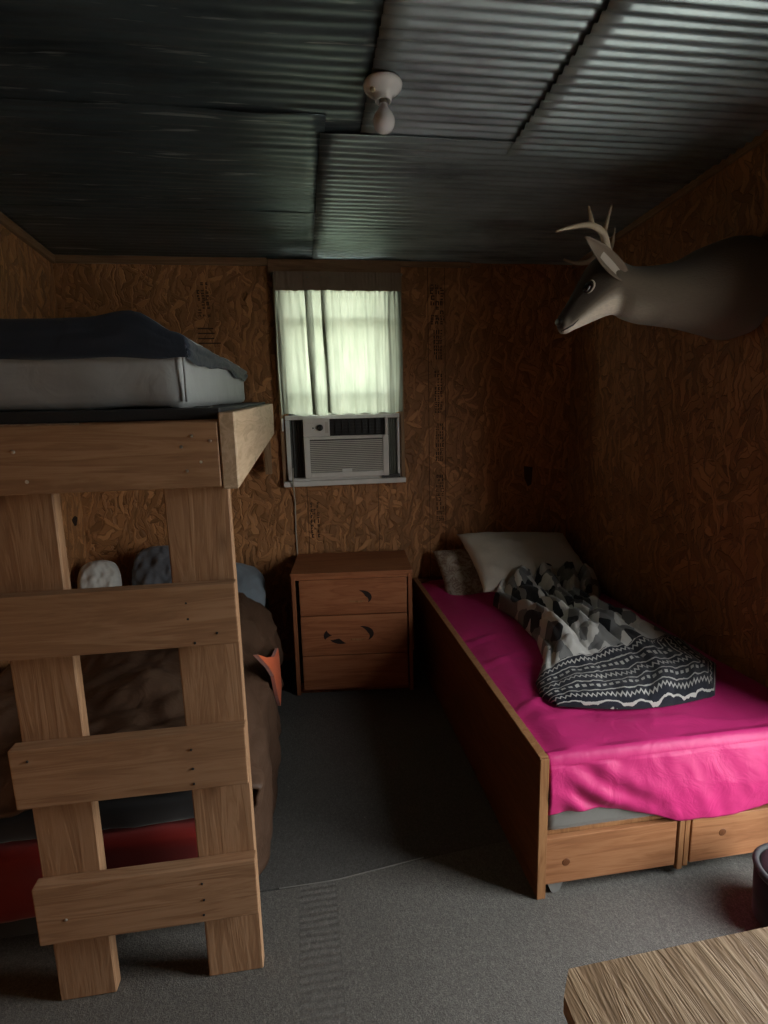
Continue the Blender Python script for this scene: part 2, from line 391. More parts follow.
struct('door_frame', bm, M['board_z'], d1)
# roof deck and the tin sheets under it
ceiling = struct('ceiling', bx(XL-.12, XR+.12, YF-.12, YB+.12, 0, .05, f=lambda c: (c.x, c.y, c.z + ceil_z(c.y) + .045)), M['floor'])
def sheet(x0, x1, y0, y1, m, amp=.008, pitch=.068, drop=0., skew=0., dents=0., seed=0):
    ny = max(8, int((y1-y0)/pitch*10)); nx = max(6, int((x1-x0)/.07))
    def fn(u, v):
        x = lerp(x0, x1, u); y = lerp(y0, y1, v)
        z = ceil_z(y) - drop + amp*math.cos(2*PI*(y + skew*x)/pitch + seed)
        z += dents*fbm(x*1.3+seed, y*3.2, 0, 1.6) + .35*dents*N(x*3+seed, y*8, 1.)
        return (x, y, z)
    o = struct('corrugated_sheet', grid(nx, ny, fn), m, ceiling, True); solidify(o, .0016); return o
TIN = (M['tin'], M['tin_dark'])
sheet(.265, .87, YF, 2.19, M['tin'], .0052, .0405, drop=.009, seed=1)                 # over the middle of the room
sheet(.825, XR+.02, YF, 2.20, M['tin'], .0058, .0405, drop=.024, seed=2.4)            # towards the right wall
sheet(.125, XR+.02, 2.12, YB+.02, M['tin'], .0036, .0415, drop=.0185, dents=.004, seed=3)  # along the back wall
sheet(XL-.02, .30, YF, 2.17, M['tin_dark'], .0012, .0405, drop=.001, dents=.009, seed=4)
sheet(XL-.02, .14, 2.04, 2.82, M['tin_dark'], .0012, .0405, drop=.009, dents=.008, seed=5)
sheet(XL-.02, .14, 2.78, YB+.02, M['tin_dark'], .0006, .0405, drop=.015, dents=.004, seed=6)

# printed mill stamps and joints on the strand board
def stamps(parent, axis, rows, m):
    for (u, z0, z1, wd, n, seed) in rows:
        r = random.Random(seed); bm = B(); z = z1
        while z > z0:
            hgt = r.uniform(.010, .026)
            for k in range(n):
                if r.random() < .22: continue
                a = u + k*wd/n + r.uniform(0, .2)*wd/n; b = a + wd/n*r.uniform(.5, .75); th = min(.0065, hgt*.4)
                zz0, zz1 = z-hgt, z
                kind = r.randrange(4)
                def bar(p, q_, s_, t_): box(bm, p, q_, YB-.0012, YB, s_, t_)
                if n == 1: bar(u, u+wd*r.uniform(.6, 1), zz0, zz0+th); continue
                if kind != 1: bar(a, b, zz1-th, zz1)
                if kind != 2: bar(a, a+th, zz0, zz1-th if kind != 1 else zz1)
                if kind in (1, 3) and b-a > 2.2*th: bar(b-th, b, zz0, zz1-th)
                if kind in (0, 2): bar(a + (th if kind == 0 else 0), b, zz0, zz0+th)
            z -= hgt*1.3
        struct('stamped_lettering', bm, m, parent)
M['stamp'] = plain('faded_stamp_ink', (.060, .026, .011), .8)
stamps(wall_back, 'y', [(.815, 2.09, 2.30, .090, 3, 1), (.835, 1.86, 2.04, .055, 4, 2), (.838, 1.55, 1.80, .055, 3, 3), (.842, 1.26, 1.48, .055, 4, 4), (.845, .86, 1.16, .05, 4, 5), (-.54, 1.98, 2.07, .13, 1, 6), (-.53, 2.12, 2.30, .07, 3, 7), (.045, .80, 1.02, .06, 3, 8)], M['stamp'])
bm = B()
for x_, z0, z1 in ((.905, .0, 2.41), (.80, .0, 2.41), (.03, .0, 1.13), (.47, .0, 1.13)): box(bm, x_, x_+.003, YB-.0015, YB, z0, z1)
struct('panel_joint', bm, M['stamp'], wall_back)
bm = B(); q = ray_at(75, 521, 0, XL)
prism(bm, [(q.y + .035*math.cos(a)*(1+.3*math.sin(3*a)), q.z + .028*math.sin(a)) for a in [i*PI/6 for i in range(12)]], XL, XL+.001, 'x'); struct('knot_hole', bm, M['black_hole'], wall_left)
bm = B(); q = ray_at(528, 475, 1, YB)
prism(bm, [(q.x-.03, q.z+.06), (q.x+.03, q.z+.05), (q.x+.025, q.z-.06), (q.x, q.z-.075), (q.x-.025, q.z-.02)], YB-.001, YB, 'y'); struct('dark_flake', bm, M['stamp'], wall_back)

# trims
struct('trim_1', bx(-.13, .635, YB-.03, YB, 2.345, 2.425, .003), M['trim_x'])
struct('trim_2', bx(XL, -.13, YB-.022, YB, 2.39, 2.432, .003), M['trim_x'])
struct('trim_3', bx(.635, 1.06, YB-.022, YB, 2.395, 2.425, .003), M['trim_x'])
struct('trim_4', bx(XL, XL+.025, YF, YB-.022, -.06, -.018, .003, f=lambda c: (c.x, c.y, c.z + ceil_z(c.y))), M['trim_y'])
struct('trim_5', bx(-.108, -.085, YB-.03, YB, 1.135, 2.345, .002), M['trim_z'])
struct('trim_6', bx(.618, .640, YB-.03, YB, 1.135, 2.345, .002), M['trim_z'])
struct('trim_7', bx(XR-.02, XR, 1.30, YB, -.05, -.018, .003, f=lambda c: (c.x, c.y, c.z + ceil_z(c.y))), M['trim_y'])
# window
win = struct('window_1', B(), M['white_paint'])
bm = B(); x0, x1, z0, z1 = WIN
for a in ((x0, x0+.025, z0, z1), (x1-.025, x1, z0, z1), (x0+.025, x1-.025, z1-.02, z1), (x0+.025, x1-.025, z0, z0+.02)): box(bm, a[0], a[1], YB+.02, YB+.09, a[2], a[3], .002)
struct('window_frame', bm, M['white_paint'], win)
bm = B(); box(bm, x0+.025, x1-.025, YB-.026, YB+.05, 2.098, 2.114, .002); box(bm, x0+.025, x1-.025, YB-.012, YB+.05, 1.665, 1.690, .002)
struct('meeting_rail', bm, M['white_paint'], win)
struct('window_pane', bx(x0+.025, x1-.025, YB+.06, YB+.064, 1.56, z1-.02), M['glass'], win)
struct('window_sill', bx(-.105, .64, YB-.06, YB+.02, 1.128, 1.160, .004), M['white_paint'], win)

# ------------------------------------------------------------------ carpets
def rug(name, pts, z0, z1, m, label):
    bm = B(); prism(bm, pts, z0, z1, 'z'); o = tag(obj(name, bm, m), label, 'carpet'); return o
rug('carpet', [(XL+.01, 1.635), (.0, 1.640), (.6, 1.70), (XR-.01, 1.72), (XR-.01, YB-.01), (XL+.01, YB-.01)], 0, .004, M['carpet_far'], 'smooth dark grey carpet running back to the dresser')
rug('carpet', [(XL+.01, YF+.01), (-.0735, YF+.01), (-.0735, 1.632), (XL+.01, 1.627)], 0, .005, M['carpet'], 'grey looped carpet strip under the bunk bed ladder')
rug('carpet_runner', [(-.073, YF+.01), (.045, YF+.01), (.045, 1.638), (-.073, 1.632)], 0, .005, M['carpet_rib'], 'narrow ribbed grey carpet strip up the middle of the floor')
cw = rug('carpet', [(.0455, YF+.01), (XR-.01, YF+.01), (XR-.01, 1.718), (.6, 1.697), (.0455, 1.640)], 0, .005, M['carpet'], 'worn grey looped carpet in front of the pink bed')

bm = B(); tube(bm, [(-.14+.05*i, 1.6352+.0004*i+(.0062*max(0, i-3.7)) , .006) for i in range(11)], .0018, 5); obj('frayed_edge', bm, M['fray'], cw)
# ------------------------------------------------------------------ bunk bed with ladder
TILT = .030
def tz(y): return TILT*(y-1.35)
bunk = tag(empty('bunk_bed', (-.68, 1.37, 0)), 'rough pine bunk bed with a nailed plank ladder at its end', 'bunk bed')
bl = bunk.location
def P(name, bm, m, **k):
    for v in bm.verts: v.co -= bl
    return obj(name, bm, m, k.pop('parent', bunk), **k)
Pz = lambda c: (c.x, c.y, c.z + tz(c.y))
def wob(bm, a=.002):
    for v in bm.verts: v.co += Vector((N(v.co.x*5, v.co.z*5), N(v.co.y*7, v.co.z*4, 3), N(v.co.x*4, v.co.y*4, 7)))*a
    return bm
lad_l = P('ladder_post', wob(bx(-.713, -.569, 1.369, 1.407, .0056, 1.54, .003)), M['board_z'])
lad_r = P('ladder_post', wob(bx(-.325, -.1745, 1.369, 1.407, .0056, 1.54, .003)), M['board_z'])
end_rail = P('end_rail', wob(bx(-1.23, -.184, 1.331, 1.369, 1.391, 1.543, .003)), M['board_x'])
rungs = []
for (xa, xb, z0, z1, tilt) in ((-.93, -.171, 1.003, 1.157, .0), (-.728, -.174, .618, .775, .0), (-.722, -.172, .226, .392, .0)):
    rungs.append(P('rung', wob(bx(xa, xb, 1.329, 1.368, z0, z1, .003, seg=2), .003), M['board_x']))
side = P('side_rail', bx(-.182, -.145, 1.331, 3.39, 1.385, 1.562, .003, f=Pz), M['board_y'])
P('side_rail', bx(-1.25, -1.213, 1.371, 3.39, 1.385, 1.562, .003, f=Pz), M['board_y'])
P('end_rail', bx(-1.21, -.184, 3.352, 3.39, 1.385, 1.555, .003, f=Pz), M['board_x'])
P('mattress_deck', bx(-1.21, -.184, 1.385, 3.35, 1.545, 1.572, .003, f=Pz), M['dark_grey'])
P('support_block', bx(-.205, -.168, 3.30, 3.35, 1.215, 1.43, .003), M['trim_z'])
P('lower_frame', bx(-1.21, -.22, 1.50, 3.34, .10, .165, .004), M['dark_grey'])
for px_ in (-1.18, -.30):
    for py_ in (1.55, 3.24): P('foot', bx(px_, px_+.06, py_, py_+.06, .005, .10, .003), M['dark_grey'])
def nail(px, py, parent, m=None, r=.004):
    q = ray_at(px, py, 1, 1.331 if parent is end_rail else 1.329); bm = B()
    lathe(bm, [(0, 0), (r, 0), (r*.8, .0022), (0, .003)], (q.x, q.y+.0008, q.z), 8, (0, -1, 0)); P('nail', bm, m or M['screw'], parent=parent)
for a in ((191, 436), (210, 441), (181, 447), (201, 462), (187, 471)): nail(*a, end_rail)
for a in ((13, 452), (27, 482)): nail(*a, end_rail, r=.005)
for a in ((186, 603), (188, 619), (217, 633), (195, 643)): nail(*a, rungs[0], M['black_plastic'])
for a in ((191, 750), (193, 769), (194, 784), (27, 762)): nail(*a, rungs[1], M['black_plastic'], .0035)
for a in ((202, 884), (204, 900), (204, 915)): nail(*a, rungs[2], M['black_plastic'], .0035)
nail(66, 920, rungs[2])

# mattress and navy sheet on the upper bunk
def soft_box(x0, x1, y0, y1, z0, z1, r=.04, amp=.006, seed=0, nx=40, ny=60, nz=10, f=None, s=6.):
    bm = B(); bmesh.ops.create_cube(bm, size=1.0)
    bmesh.ops.subdivide_edges(bm, edges=bm.edges, cuts=1, use_grid_fill=True)
    bm.free()
    bm = B(); L = {}
    def vert(i, j, k):
        if (i, j, k) not in L:
            x = lerp(x0, x1, i/nx); y = lerp(y0, y1, j/ny); z = lerp(z0, z1, k/nz)
            c = Vector((min(max(x, x0+r), x1-r), min(max(y, y0+r), y1-r), min(max(z, z0+min(r, (z1-z0)/2)), z1-min(r, (z1-z0)/2))))
            d = Vector((x, y, z)) - c
            if d.length > 1e-6:
                rr = r; m_ = max(abs(d.x), abs(d.y), abs(d.z)); p = c + d.normalized()*rr*(m_/rr if m_ < rr else 1)
                nrm = d.normalized()
            else: p = Vector((x, y, z)); nrm = Vector((0, 0, 1 if k > nz/2 else -1))
            p = p + nrm*amp*fbm(p.x+seed, p.y, p.z*2, s, 3)
            L[(i, j, k)] = bm.verts.new(f(p) if f else p)
        return L[(i, j, k)]
    def face(a, b, c_, d_): bm.faces.new((vert(*a), vert(*b), vert(*c_), vert(*d_)))
    for i in range(nx):
        for j in range(ny):
            for k in (0, nz): face((i, j, k), (i+1, j, k), (i+1, j+1, k), (i, j+1, k))
    for i in range(nx):
        for k in range(nz):
            for j in (0, ny): face((i, j, k), (i+1, j, k), (i+1, j, k+1), (i, j, k+1))
    for j in range(ny):
        for k in range(nz):
            for i in (0, nx): face((i, j, k), (i, j+1, k), (i, j+1, k+1), (i, j, k+1))
    return bm
mz = lambda c: (c.x, c.y, c.z + TILT*(c.y-1.35))
um = tag(obj('mattress', soft_box(-1.195, -.268, 1.44, 3.04, 1.573, 1.755, .022, .005, 1, f=mz), M['grey_sheet'], smooth=True), 'pale grey mattress on the upper bunk under a navy sheet', 'mattress')
bm = B(); tube(bm, [(-.2675, 1.4395, 1.735-.03), (-.2665, 1.4385, 1.66), (-.267, 1.439, 1.59)], .003, 6); obj('seam_piping', bm, M['grey_sheet'], um, True)
def navy_fn(u, v):
    # v: across x from left to right and down over the right side; u: along y
    y = lerp(1.425, 3.06, u)
    top = 1.778 + tz(y) + .006*fbm(y*2, v*2, 5, 2.2)
    L = [(0, -1.20), (.80, -.262), (1.0, -.258)]
    hang_z = 1.69 + tz(y) + .010*math.sin(y*6+1)+.014*N(y, 0, 3, 5)
    if v < .8:
        x = lerp(-1.20, -.275, v/.8); z = top + .014*math.exp(-((x+.38)/.06)**2)*(1-u)
        z -= .035*sstep(.72, .8, v)
    else:
        k = (v-.8)/.2; x = -.2555 + .008*N(y, k, 0, 5) ; x = lerp(-.275, x, min(1, k*4)); z = lerp(top-.035, hang_z, k)
    return Vector((x, y, z))
def navy_full(u, v):
    # u < .2 is the fall down the foot end
    if u < .2:
        k = 1 - u/.2; p = navy_fn(0, v); zt = p.z
        if v < .8: z = lerp(zt, 1.694 + .006*N(p.x, 0, 0, 8), k); return (p.x, 1.425 - .004*math.sin(k*PI) + .006*N(p.x, k, 0, 6), min(z, zt))
        return (p.x, p.y + .0*k, lerp(zt, min(zt, 1.694), k))
    return navy_fn((u-.2)/.8, v)
nv = obj('sheet', grid(60, 60, navy_full), M['navy'], smooth=True); solidify(nv, .004, 1.)
tag(nv, 'dark navy sheet draped over the upper bunk mattress', 'sheet')

# lower bunk bedding
lm = tag(obj('mattress', soft_box(-1.20, -.24, 1.47, 3.32, .168, .385, .03, .005, 3, f=None), M['red'], smooth=True), 'red mattress on the lower bunk behind the ladder', 'mattress')
tag(obj('blanket', soft_box(-1.205, -.235, 1.50, 3.32, .39, .475, .03, .008, 5, 30, 40, 6), M['black_cloth'], smooth=True), 'black folded blanket between red mattress and brown sleeping bag', 'blanket')
def bag_fn(u, v):
    y = lerp(1.50, 2.89, u)
    wrk = .045*fbm(y*1.2, v*2.2, 1, 3.2, 4) + .020*math.sin(y*17 + 6*N(v*2, y))*.5
    e = [(0, -1.21, .56), (.45, -.55, .615), (.60, -.31, .60), (.66, -.245, .56), (.72, -.197, .48), (1.0, -.18, .03)]
    x, z = interp(e, v)
    low = lerp(.012, .20, sstep(.25, .85, u)) + .40*sstep(1.68, 1.50, y)     # hem lifts toward the pillow
    if v > .72:
        k = (v-.72)/.28; z = lerp(.48, low, k)
        x = -.180 + .026*math.sin(y*21 + 3*k + 4*N(y*2, k))*(.35+.65*k) + .022*fbm(y, z, 2, 5, 3) - .03*k*sstep(.35, 0, u)*1.2
        return Vector((x, y + .05*k*(sstep(0, .4, u)), z + .0))
    z += wrk*(1 if v < .6 else .6) + .05*sstep(.75, 1., u)*(1 if v < .6 else .3)
    z -= .10*sstep(.06, 0, u)*(1 if v < .6 else .2)
    return Vector((x + (.02*N(y, v, 4, 4) if v > .55 else 0), y, max(z, .487)))
bag = tag(obj('sleeping_bag', grid(80, 90, bag_fn), M['brown_bag'], smooth=True), 'brown quilted sleeping bag hanging off the lower bunk to the floor', 'sleeping bag')
solidify(bag, .012, 0)
poly = [(255.7, 654.7), (265.4, 657.7), (273, 656.7), (276.8, 648), (278.2, 657.7), (280.5, 685), (279.5, 706), (276.5, 696), (272.5, 676), (267, 667)]
bm = B(); pts3 = [ray_at(a, b, 0, -.152) for a, b in poly]; prism(bm, [(p.y, p.z) for p in pts3], -.160, -.146, 'x')
obj('orange_lining', bm, M['orange'], bag, label='orange lining showing through the opened zip')

def pillow(name, loc, sx, sy, t, rot, m, label, seed=0, amp=.012, pinch=.06, n=36, rounded=0.):
    """stuffed cushion: two bulged faces meeting in a seam"""
    bm = B(); V = {}
    def pt(i, j, s):
        key = (i, j, 0 if i in (0, n) or j in (0, n) else s)
        if key in V: return V[key]
        u, v = 2*i/n-1, 2*j/n-1
        a = max(0, (1-abs(u)**3.0))*max(0, (1-abs(v)**3.0)); h = a**.55
        x = u*sx/2*(1-pinch*(1-abs(v)**2)*abs(u)**3*1.0) ; y = v*sy/2*(1-pinch*(1-abs(u)**2)*abs(v)**3)
        z = s*h*t/2 + amp*fbm(u*1.4+seed, v*1.4, s*.7, 1.6, 3)*(.35+.65*h)
        x, y = x*math.sqrt(1-rounded*v*v/2), y*math.sqrt(1-rounded*u*u/2)
        V[key] = bm.verts.new((x, y, z)); return V[key]
    for s in (1, -1):
        for i in range(n):
            for j in range(n):
                q = [pt(i, j, s), pt(i+1, j, s), pt(i+1, j+1, s), pt(i, j+1, s)]
                bm.faces.new(q if s > 0 else q[::-1])
    o = obj(name, bm, m, smooth=True); o.location = loc; o.rotation_euler = rot
    return tag(o, label, 'pillow')
pillow('pillow', (-1.115, 3.12, .672), .23, .28, .16, (math.radians(62), 0, .3), M['pale_cloth'], 'small off-white cushion in the far corner of the lower bunk', 1, .02, rounded=.9)
pillow('pillow', (-.80, 3.17, .695), .34, .34, .18, (math.radians(65), 0, -.1), M['grey_pillow'], 'slate grey pillow propped against the wall on the lower bunk', 2, .024, rounded=.8)
pillow('pillow', (-.415, 3.09, .575), .40, .44, .20, (math.radians(36), math.radians(14), .15), M['blue_pillow'], 'blue-grey pillow sticking out past the ladder, nearest the dresser', 3, rounded=.8)

# ------------------------------------------------------------------ captain's bed on the right
bed = tag(empty('single_bed', (1.20, 1.454, 0)), 'low stained single bed with two drawers at its foot', 'bed')
bl2 = bed.location.copy()
def Q(name, bm, m, parent=None, **k):
    for v in bm.verts: v.co -= bl2
    return obj(name, bm, m, parent or bed, **k)
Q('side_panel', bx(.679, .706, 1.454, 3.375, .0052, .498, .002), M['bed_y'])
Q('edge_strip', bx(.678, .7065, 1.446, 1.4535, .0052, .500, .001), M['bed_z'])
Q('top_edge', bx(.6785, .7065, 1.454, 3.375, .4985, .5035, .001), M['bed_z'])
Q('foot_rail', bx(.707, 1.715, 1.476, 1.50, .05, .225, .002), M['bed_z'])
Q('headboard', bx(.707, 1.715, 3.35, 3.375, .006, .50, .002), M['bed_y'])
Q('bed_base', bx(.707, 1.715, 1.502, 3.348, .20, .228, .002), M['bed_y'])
for xa, xb in ((.708, 1.163), (1.218, 1.70)):
    dr = Q('drawer', bx(xa, xb, 1.455, 1.474, .047, .212, .003, seg=2), M['bed_x'])
    xm = xa + .07 if xa < 1 else xa + .115
    bm = B(); lathe(bm, [(0, 0), (.014, 0), (.012, .0012), (0, .0016)], (xm, 1.4551, .12 if xa < 1 else .145), 14, (0, -1, 0)); Q('knot', bm, M['bed_y'], dr)
Q('divider', bx(1.168, 1.190, 1.451, 1.474, .030, .215, .003), M['bed_z'])
Q('divider', bx(1.192, 1.213, 1.455, 1.474, .036, .215, .003), M['bed_z'])
bm = B(); prism(bm, [(.72, .047), (.775, .047), (.762, .012), (.752, .006), (.738, .006), (.732, .014)], 1.462, 1.482, 'y'); Q('foot', bm, M['foundation'])
bm = B(); prism(bm, [(1.62, .047), (1.675, .047), (1.662, .012), (1.652, .006), (1.638, .006), (1.632, .014)], 1.462, 1.482, 'y'); Q('foot', bm, M['foundation'])
tag(obj('foundation_board', soft_box(.709, 1.705, 1.468, 3.34, .229, .305, .008, .002, 2, 30, 40, 4), M['foundation'], smooth=True), 'grey cloth-covered board between the bed drawers and the pink sheet', 'bed base')
# mattress wearing a fitted sheet: the sheet is one skin with a wavy hem
mat = tag(empty('mattress', (1.2, 2.4, .306)), 'mattress in a bright magenta fitted sheet on the low bed', 'mattress')
def sub(bm, e):
    for v in bm.verts: v.co -= e.location
    return bm
obj('mattress_core', sub(soft_box(.725, 1.70, 1.485, 3.33, .306, .455, .03, .0, 2, 12, 20, 4), mat), M['white_pillow'], mat, True)
def sheet_fn(u, v):
    # u around: 0..1 from front hem over the top to the back; v across the bed
    x = lerp(.710, 1.712, v)
    hem = interp([(0, .300), (.18, .296), (.36, .255), (.44, .222), (.62, .212), (.80, .235), (1, .235)], v)[0]
    wr = .0
    if u < .28:
        k = u/.28; z = lerp(hem, .462, k)
        # diagonal pulls running down from the left corner, soft swags to the right
        diag = math.sin((x*1.0 + (.48-z)*-1.5)*46 + 3*N(x*3, z*3))*math.exp(-((x-.84)/.16)**2)
        sw = fbm(x*3, z*2.2 + x*1.4, 3, 1.9, 3)
        y = 1.462 - .012*math.sin(k*PI*.9) - .010*diag*(1-k*.55)*sstep(0, .1, v) - .016*sw*(1-k*.4)
        y -= .012*(1-k)*sstep(.3, .5, v)
        return Vector((x, y, z))
    if u < .36:
        a = (u-.28)/.08*PI/2; r = .030
        return Vector((x, 1.461 + r*(1-math.cos(a)), .462 + r*math.sin(a) + .0))
    k = (u-.36)/.64; y = lerp(1.491, 3.335, k)
    z = .492 + .010*fbm(x*2, y*1.6, 9, 1.8, 3) - .016*sstep(.10, 0., v) - .01*sstep(.92, 1, v)
    # ridge lines in the sheet
    for (rx, ry, ang, ln, am) in ((.83, 1.80, .5, .16, .012), (.80, 2.15, .35, .14, .010), (.93, 2.05, -.9, .16, .007), (1.0, 1.72, .15, .20, .008), (.78, 2.38, .25, .12, .010), (1.25, 1.58, -.2, .3, .006)):
        dx, dy = x-rx, y-ry; a_ = dx*math.cos(ang)+dy*math.sin(ang); b_ = -dx*math.sin(ang)+dy*math.cos(ang)
        b_ += .02*N(a_*8, ry, rx)
        z += am*math.exp(-(b_/.013)**2)*math.exp(-(a_/ln)**2)
    z = min(z, .4935 + .02) - .006*sstep(.9, 1., k)
    return Vector((x, y, z))
o = obj('fitted_sheet', sub(grid(150, 90, sheet_fn), mat), M['pink'], mat, True); solidify(o, .003, 1)

pillow('pillow', (1.05, 3.17, .565), .50, .40, .13, (math.radians(40), math.radians(0), .05), M['floral'], 'faded patterned pillow behind the white pillow, nearest the dresser', 5)
pillow('pillow', (1.31, 3.06, .665), .74, .50, .17, (math.radians(28), math.radians(4), .10), M['white_pillow'], 'off-white pillow propped at the head of the pink bed', 6, .014)

# patterned comforter in a heap
def comforter_mat():
    t = NT('black_white_patchwork'); u = t.coord('UV')
    s = t.n('ShaderNodeSeparateXYZ'); t.l(u, s.inputs[0]); U, Vv = s.outputs[0], s.outputs[1]
    vo = t.n('ShaderNodeTexVoronoi', voronoi_dimensions='2D', distance='CHEBYCHEV'); t.l(t.mapping(u, (1, 1, 1), (0, 0, .6)), vo.inputs['Vector']); vo.inputs['Scale'].default_value = 8.5; vo.inputs['Randomness'].default_value = .75
    sc = t.n('ShaderNodeSeparateColor'); t.l(vo.outputs['Color'], sc.inputs[0])
    patch = t.ramp(sc.outputs[0], (.0, (.018, .019, .022)), (.20, (.018, .019, .022)), (.22, (.15, .15, .15)), (.48, (.20, .20, .19)), (.5, (.46, .45, .42)), (1, (.64, .62, .58)))
    # border: bands with rows of small motifs, W = distance from the hem (stored in a second channel)
    at = t.n('ShaderNodeAttribute', attribute_name='hem'); W = at.outputs['Fac']; at2 = t.n('ShaderNodeAttribute', attribute_name='along'); A = at2.outputs['Fac']
    wob_ = t.noise(u, 9, 3); W2 = t.math('ADD', t.math('ADD', W, .029), t.math('MULTIPLY', t.math('SUBTRACT', wob_, .5), .016))
    bi = t.math('MULTIPLY', W2, 1/.040); band = t.math('FRACT', bi); odd = t.math('GREATER_THAN', t.math('FRACT', t.math('MULTIPLY', bi, .5)), .5)
    zig = t.math('ABSOLUTE', t.math('SUBTRACT', t.math('FRACT', t.math('MULTIPLY', A, 1/.020)), .5))
    zz = t.math('ABSOLUTE', t.math('SUBTRACT', t.math('SUBTRACT', band, .34), t.math('MULTIPLY', zig, .55)))
    zigm = t.math('LESS_THAN', zz, .085)
    dot = t.math('MULTIPLY', t.math('GREATER_THAN', t.math('FRACT', t.math('MULTIPLY', A, 1/.026)), .42), t.math('MULTIPLY', t.math('GREATER_THAN', band, .36), t.math('LESS_THAN', band, .62)))
    motif = t.math('ADD', t.math('MULTIPLY', odd, zigm), t.math('MULTIPLY', t.math('SUBTRACT', 1, odd), dot))
    line = t.math('MULTIPLY', t.math('GREATER_THAN', band, .87), t.math('LESS_THAN', band, .97))
    m_ = t.math('MAXIMUM', motif, line)
    bord = t.mix(m_, (.014, .016, .024), (.44, .43, .40))
    isb = t.math('LESS_THAN', W, .21)
    t.l(t.mix(isb, patch, bord), t.b.inputs['Base Color']); t.set(Roughness=.9, Specular_IOR_Level=.2, Sheen_Weight=.15)
    t.bump(t.noise(u, 60, 3), .15, .004); return t.m
M['comforter'] = comforter_mat()
Ledge = [(0, 1.08, 2.93), (.15, 1.00, 2.78), (.32, 1.04, 2.55), (.50, 1.03, 2.28), (.66, .97, 2.06), (.80, .86, 1.90), (.90, .835, 1.80), (1.0, .865, 1.725)]
Redge = [(0, 1.70, 2.98), (.15, 1.66, 2.82), (.32, 1.48, 2.60), (.50, 1.47, 2.38), (.66, 1.56, 2.24), (.80, 1.655, 2.10), (.90, 1.64, 1.90), (1.0, 1.46, 1.685)]
def comf(u, v):
    a = Vector((*interp(Ledge, u), 0)); b = Vector((*interp(Redge, u), 0)); p = a.lerp(b, v)
    p.y -= .055*math.sin(v*PI)*sstep(.75, 1., u)
    edge = min(v, 1-v, )*2
    prof = max(0., 1-(1-min(1, edge*2.2))**2)**.5
    endf = (max(0., 1-(1-min(1, (1-u)*14))**2))**.5
    startf = (max(0., 1-(1-min(1, u*9))**2))**.5
    flat = sstep(.60, .86, u)
    hump = lerp(.135 + .075*sstep(.3, .05, u)*.4, .045, flat)
    # ridges along the heap, twisting a little
    w_ = v*1.0 + .10*math.sin(u*5+1) + .06*N(u*4, v*3, 2)
    lob = w_*4.3 + .55*N(u*2.6, v*1.6, 5); li = math.floor(lob)
    rid = abs(math.sin(lob*PI))**.55
    rid2 = abs(math.sin((u*7.5 + .37*li + .5*N(u*3, li*2.1, 9))*PI))**.5
    h = hump*(.36 + .64*lerp(1, rid*(.68 + .32*rid2), 1-flat*.8)) + .011*abs(math.sin(lob*PI*2.5 + 2*N(u*4, v*3, 7)))*(1-.6*flat) + .012*fbm(u*6, v*5, 3, 2.0, 3)*(1-.3*flat) + .05*sstep(.22, .0, u)*startf
    h += .018*flat*math.exp(-((v-.62-.3*(1-u))/.05)**2)*sstep(.7, .8, u)
    z = .497 + h*prof*endf*startf + .006
    return p + Vector((0, 0, z))
nu, nv_ = 150, 110
bm = grid(nu, nv_, comf, uv=lambda a, b: (b*1.7, a*2.1))
la = bm.verts.layers.float.new('hem'); lb_ = bm.verts.layers.float.new('along'); bm.verts.ensure_lookup_table()
for i in range(nu+1):
    for j in range(nv_+1):
        u, v = i/nu, j/nv_; vt = bm.verts[i*(nv_+1)+j]
        dfront = (1-u)*.95 + .012*N(u*8, v*8); dright = (1-v)*.75 + 3*sstep(.80, .62, u)
        vt[la] = min(dfront, dright); vt[lb_] = v*.75 if dfront < dright else u*1.2
cf = obj('comforter', bm, M['comforter'], smooth=True); solidify(cf, .012, -1.)
tag(cf, 'black, grey and white patchwork comforter heaped on the pink bed', 'comforter')

# ------------------------------------------------------------------ dresser
dz = .712; DW, DD = .655, .44
dres = tag(empty('dresser', (-.083, 2.925, 0), math.radians(-5.5)), 'small reddish pine dresser with three drawers under the window', 'dresser')
obj('carcass', bx(0, .022, 0, DD, .006, dz-.02, .002), M['dres_z'], dres)
obj('carcass', bx(DW-.022, DW, 0, DD, .006, dz-.02, .002), M['dres_z'], dres)
obj('back_panel', bx(.022, DW-.022, DD-.01, DD, .03, dz-.02), M['dres_z'], dres)
obj('dresser_top', bx(-.003, DW+.003, -.004, DD, dz-.02, dz, .004, seg=2), M['dres_x'], dres)
obj('top_rail', bx(.0225, DW-.0225, .002, .02, dz-.040, dz-.0205, .001), M['dres_x'], dres)
obj('shelf', bx(.0225, DW-.0225, .03, DD-.011, .05, .065), M['dres_z'], dres)
obj('plinth', bx(.0225, DW-.0225, .03, .045, .006, .05), M['dres_z'], dres)
zs = ((.475, .675), (.243, .470), (.040, .238))
def crescent(cx_c, cz_c, r, th, a0, a1, n=16):
    out = []; inn = []
    for i in range(n+1):
        a = lerp(a0, a1, i/n); k = math.sin(PI*i/n)
        out.append((cx_c + r*1.15*math.cos(a), cz_c + r*.8*math.sin(a)))
        inn.append((cx_c + (r*1.15-th*k)*math.cos(a), cz_c + (r*.8-th*k)*math.sin(a)))
    return out + inn[::-1][1:-1]
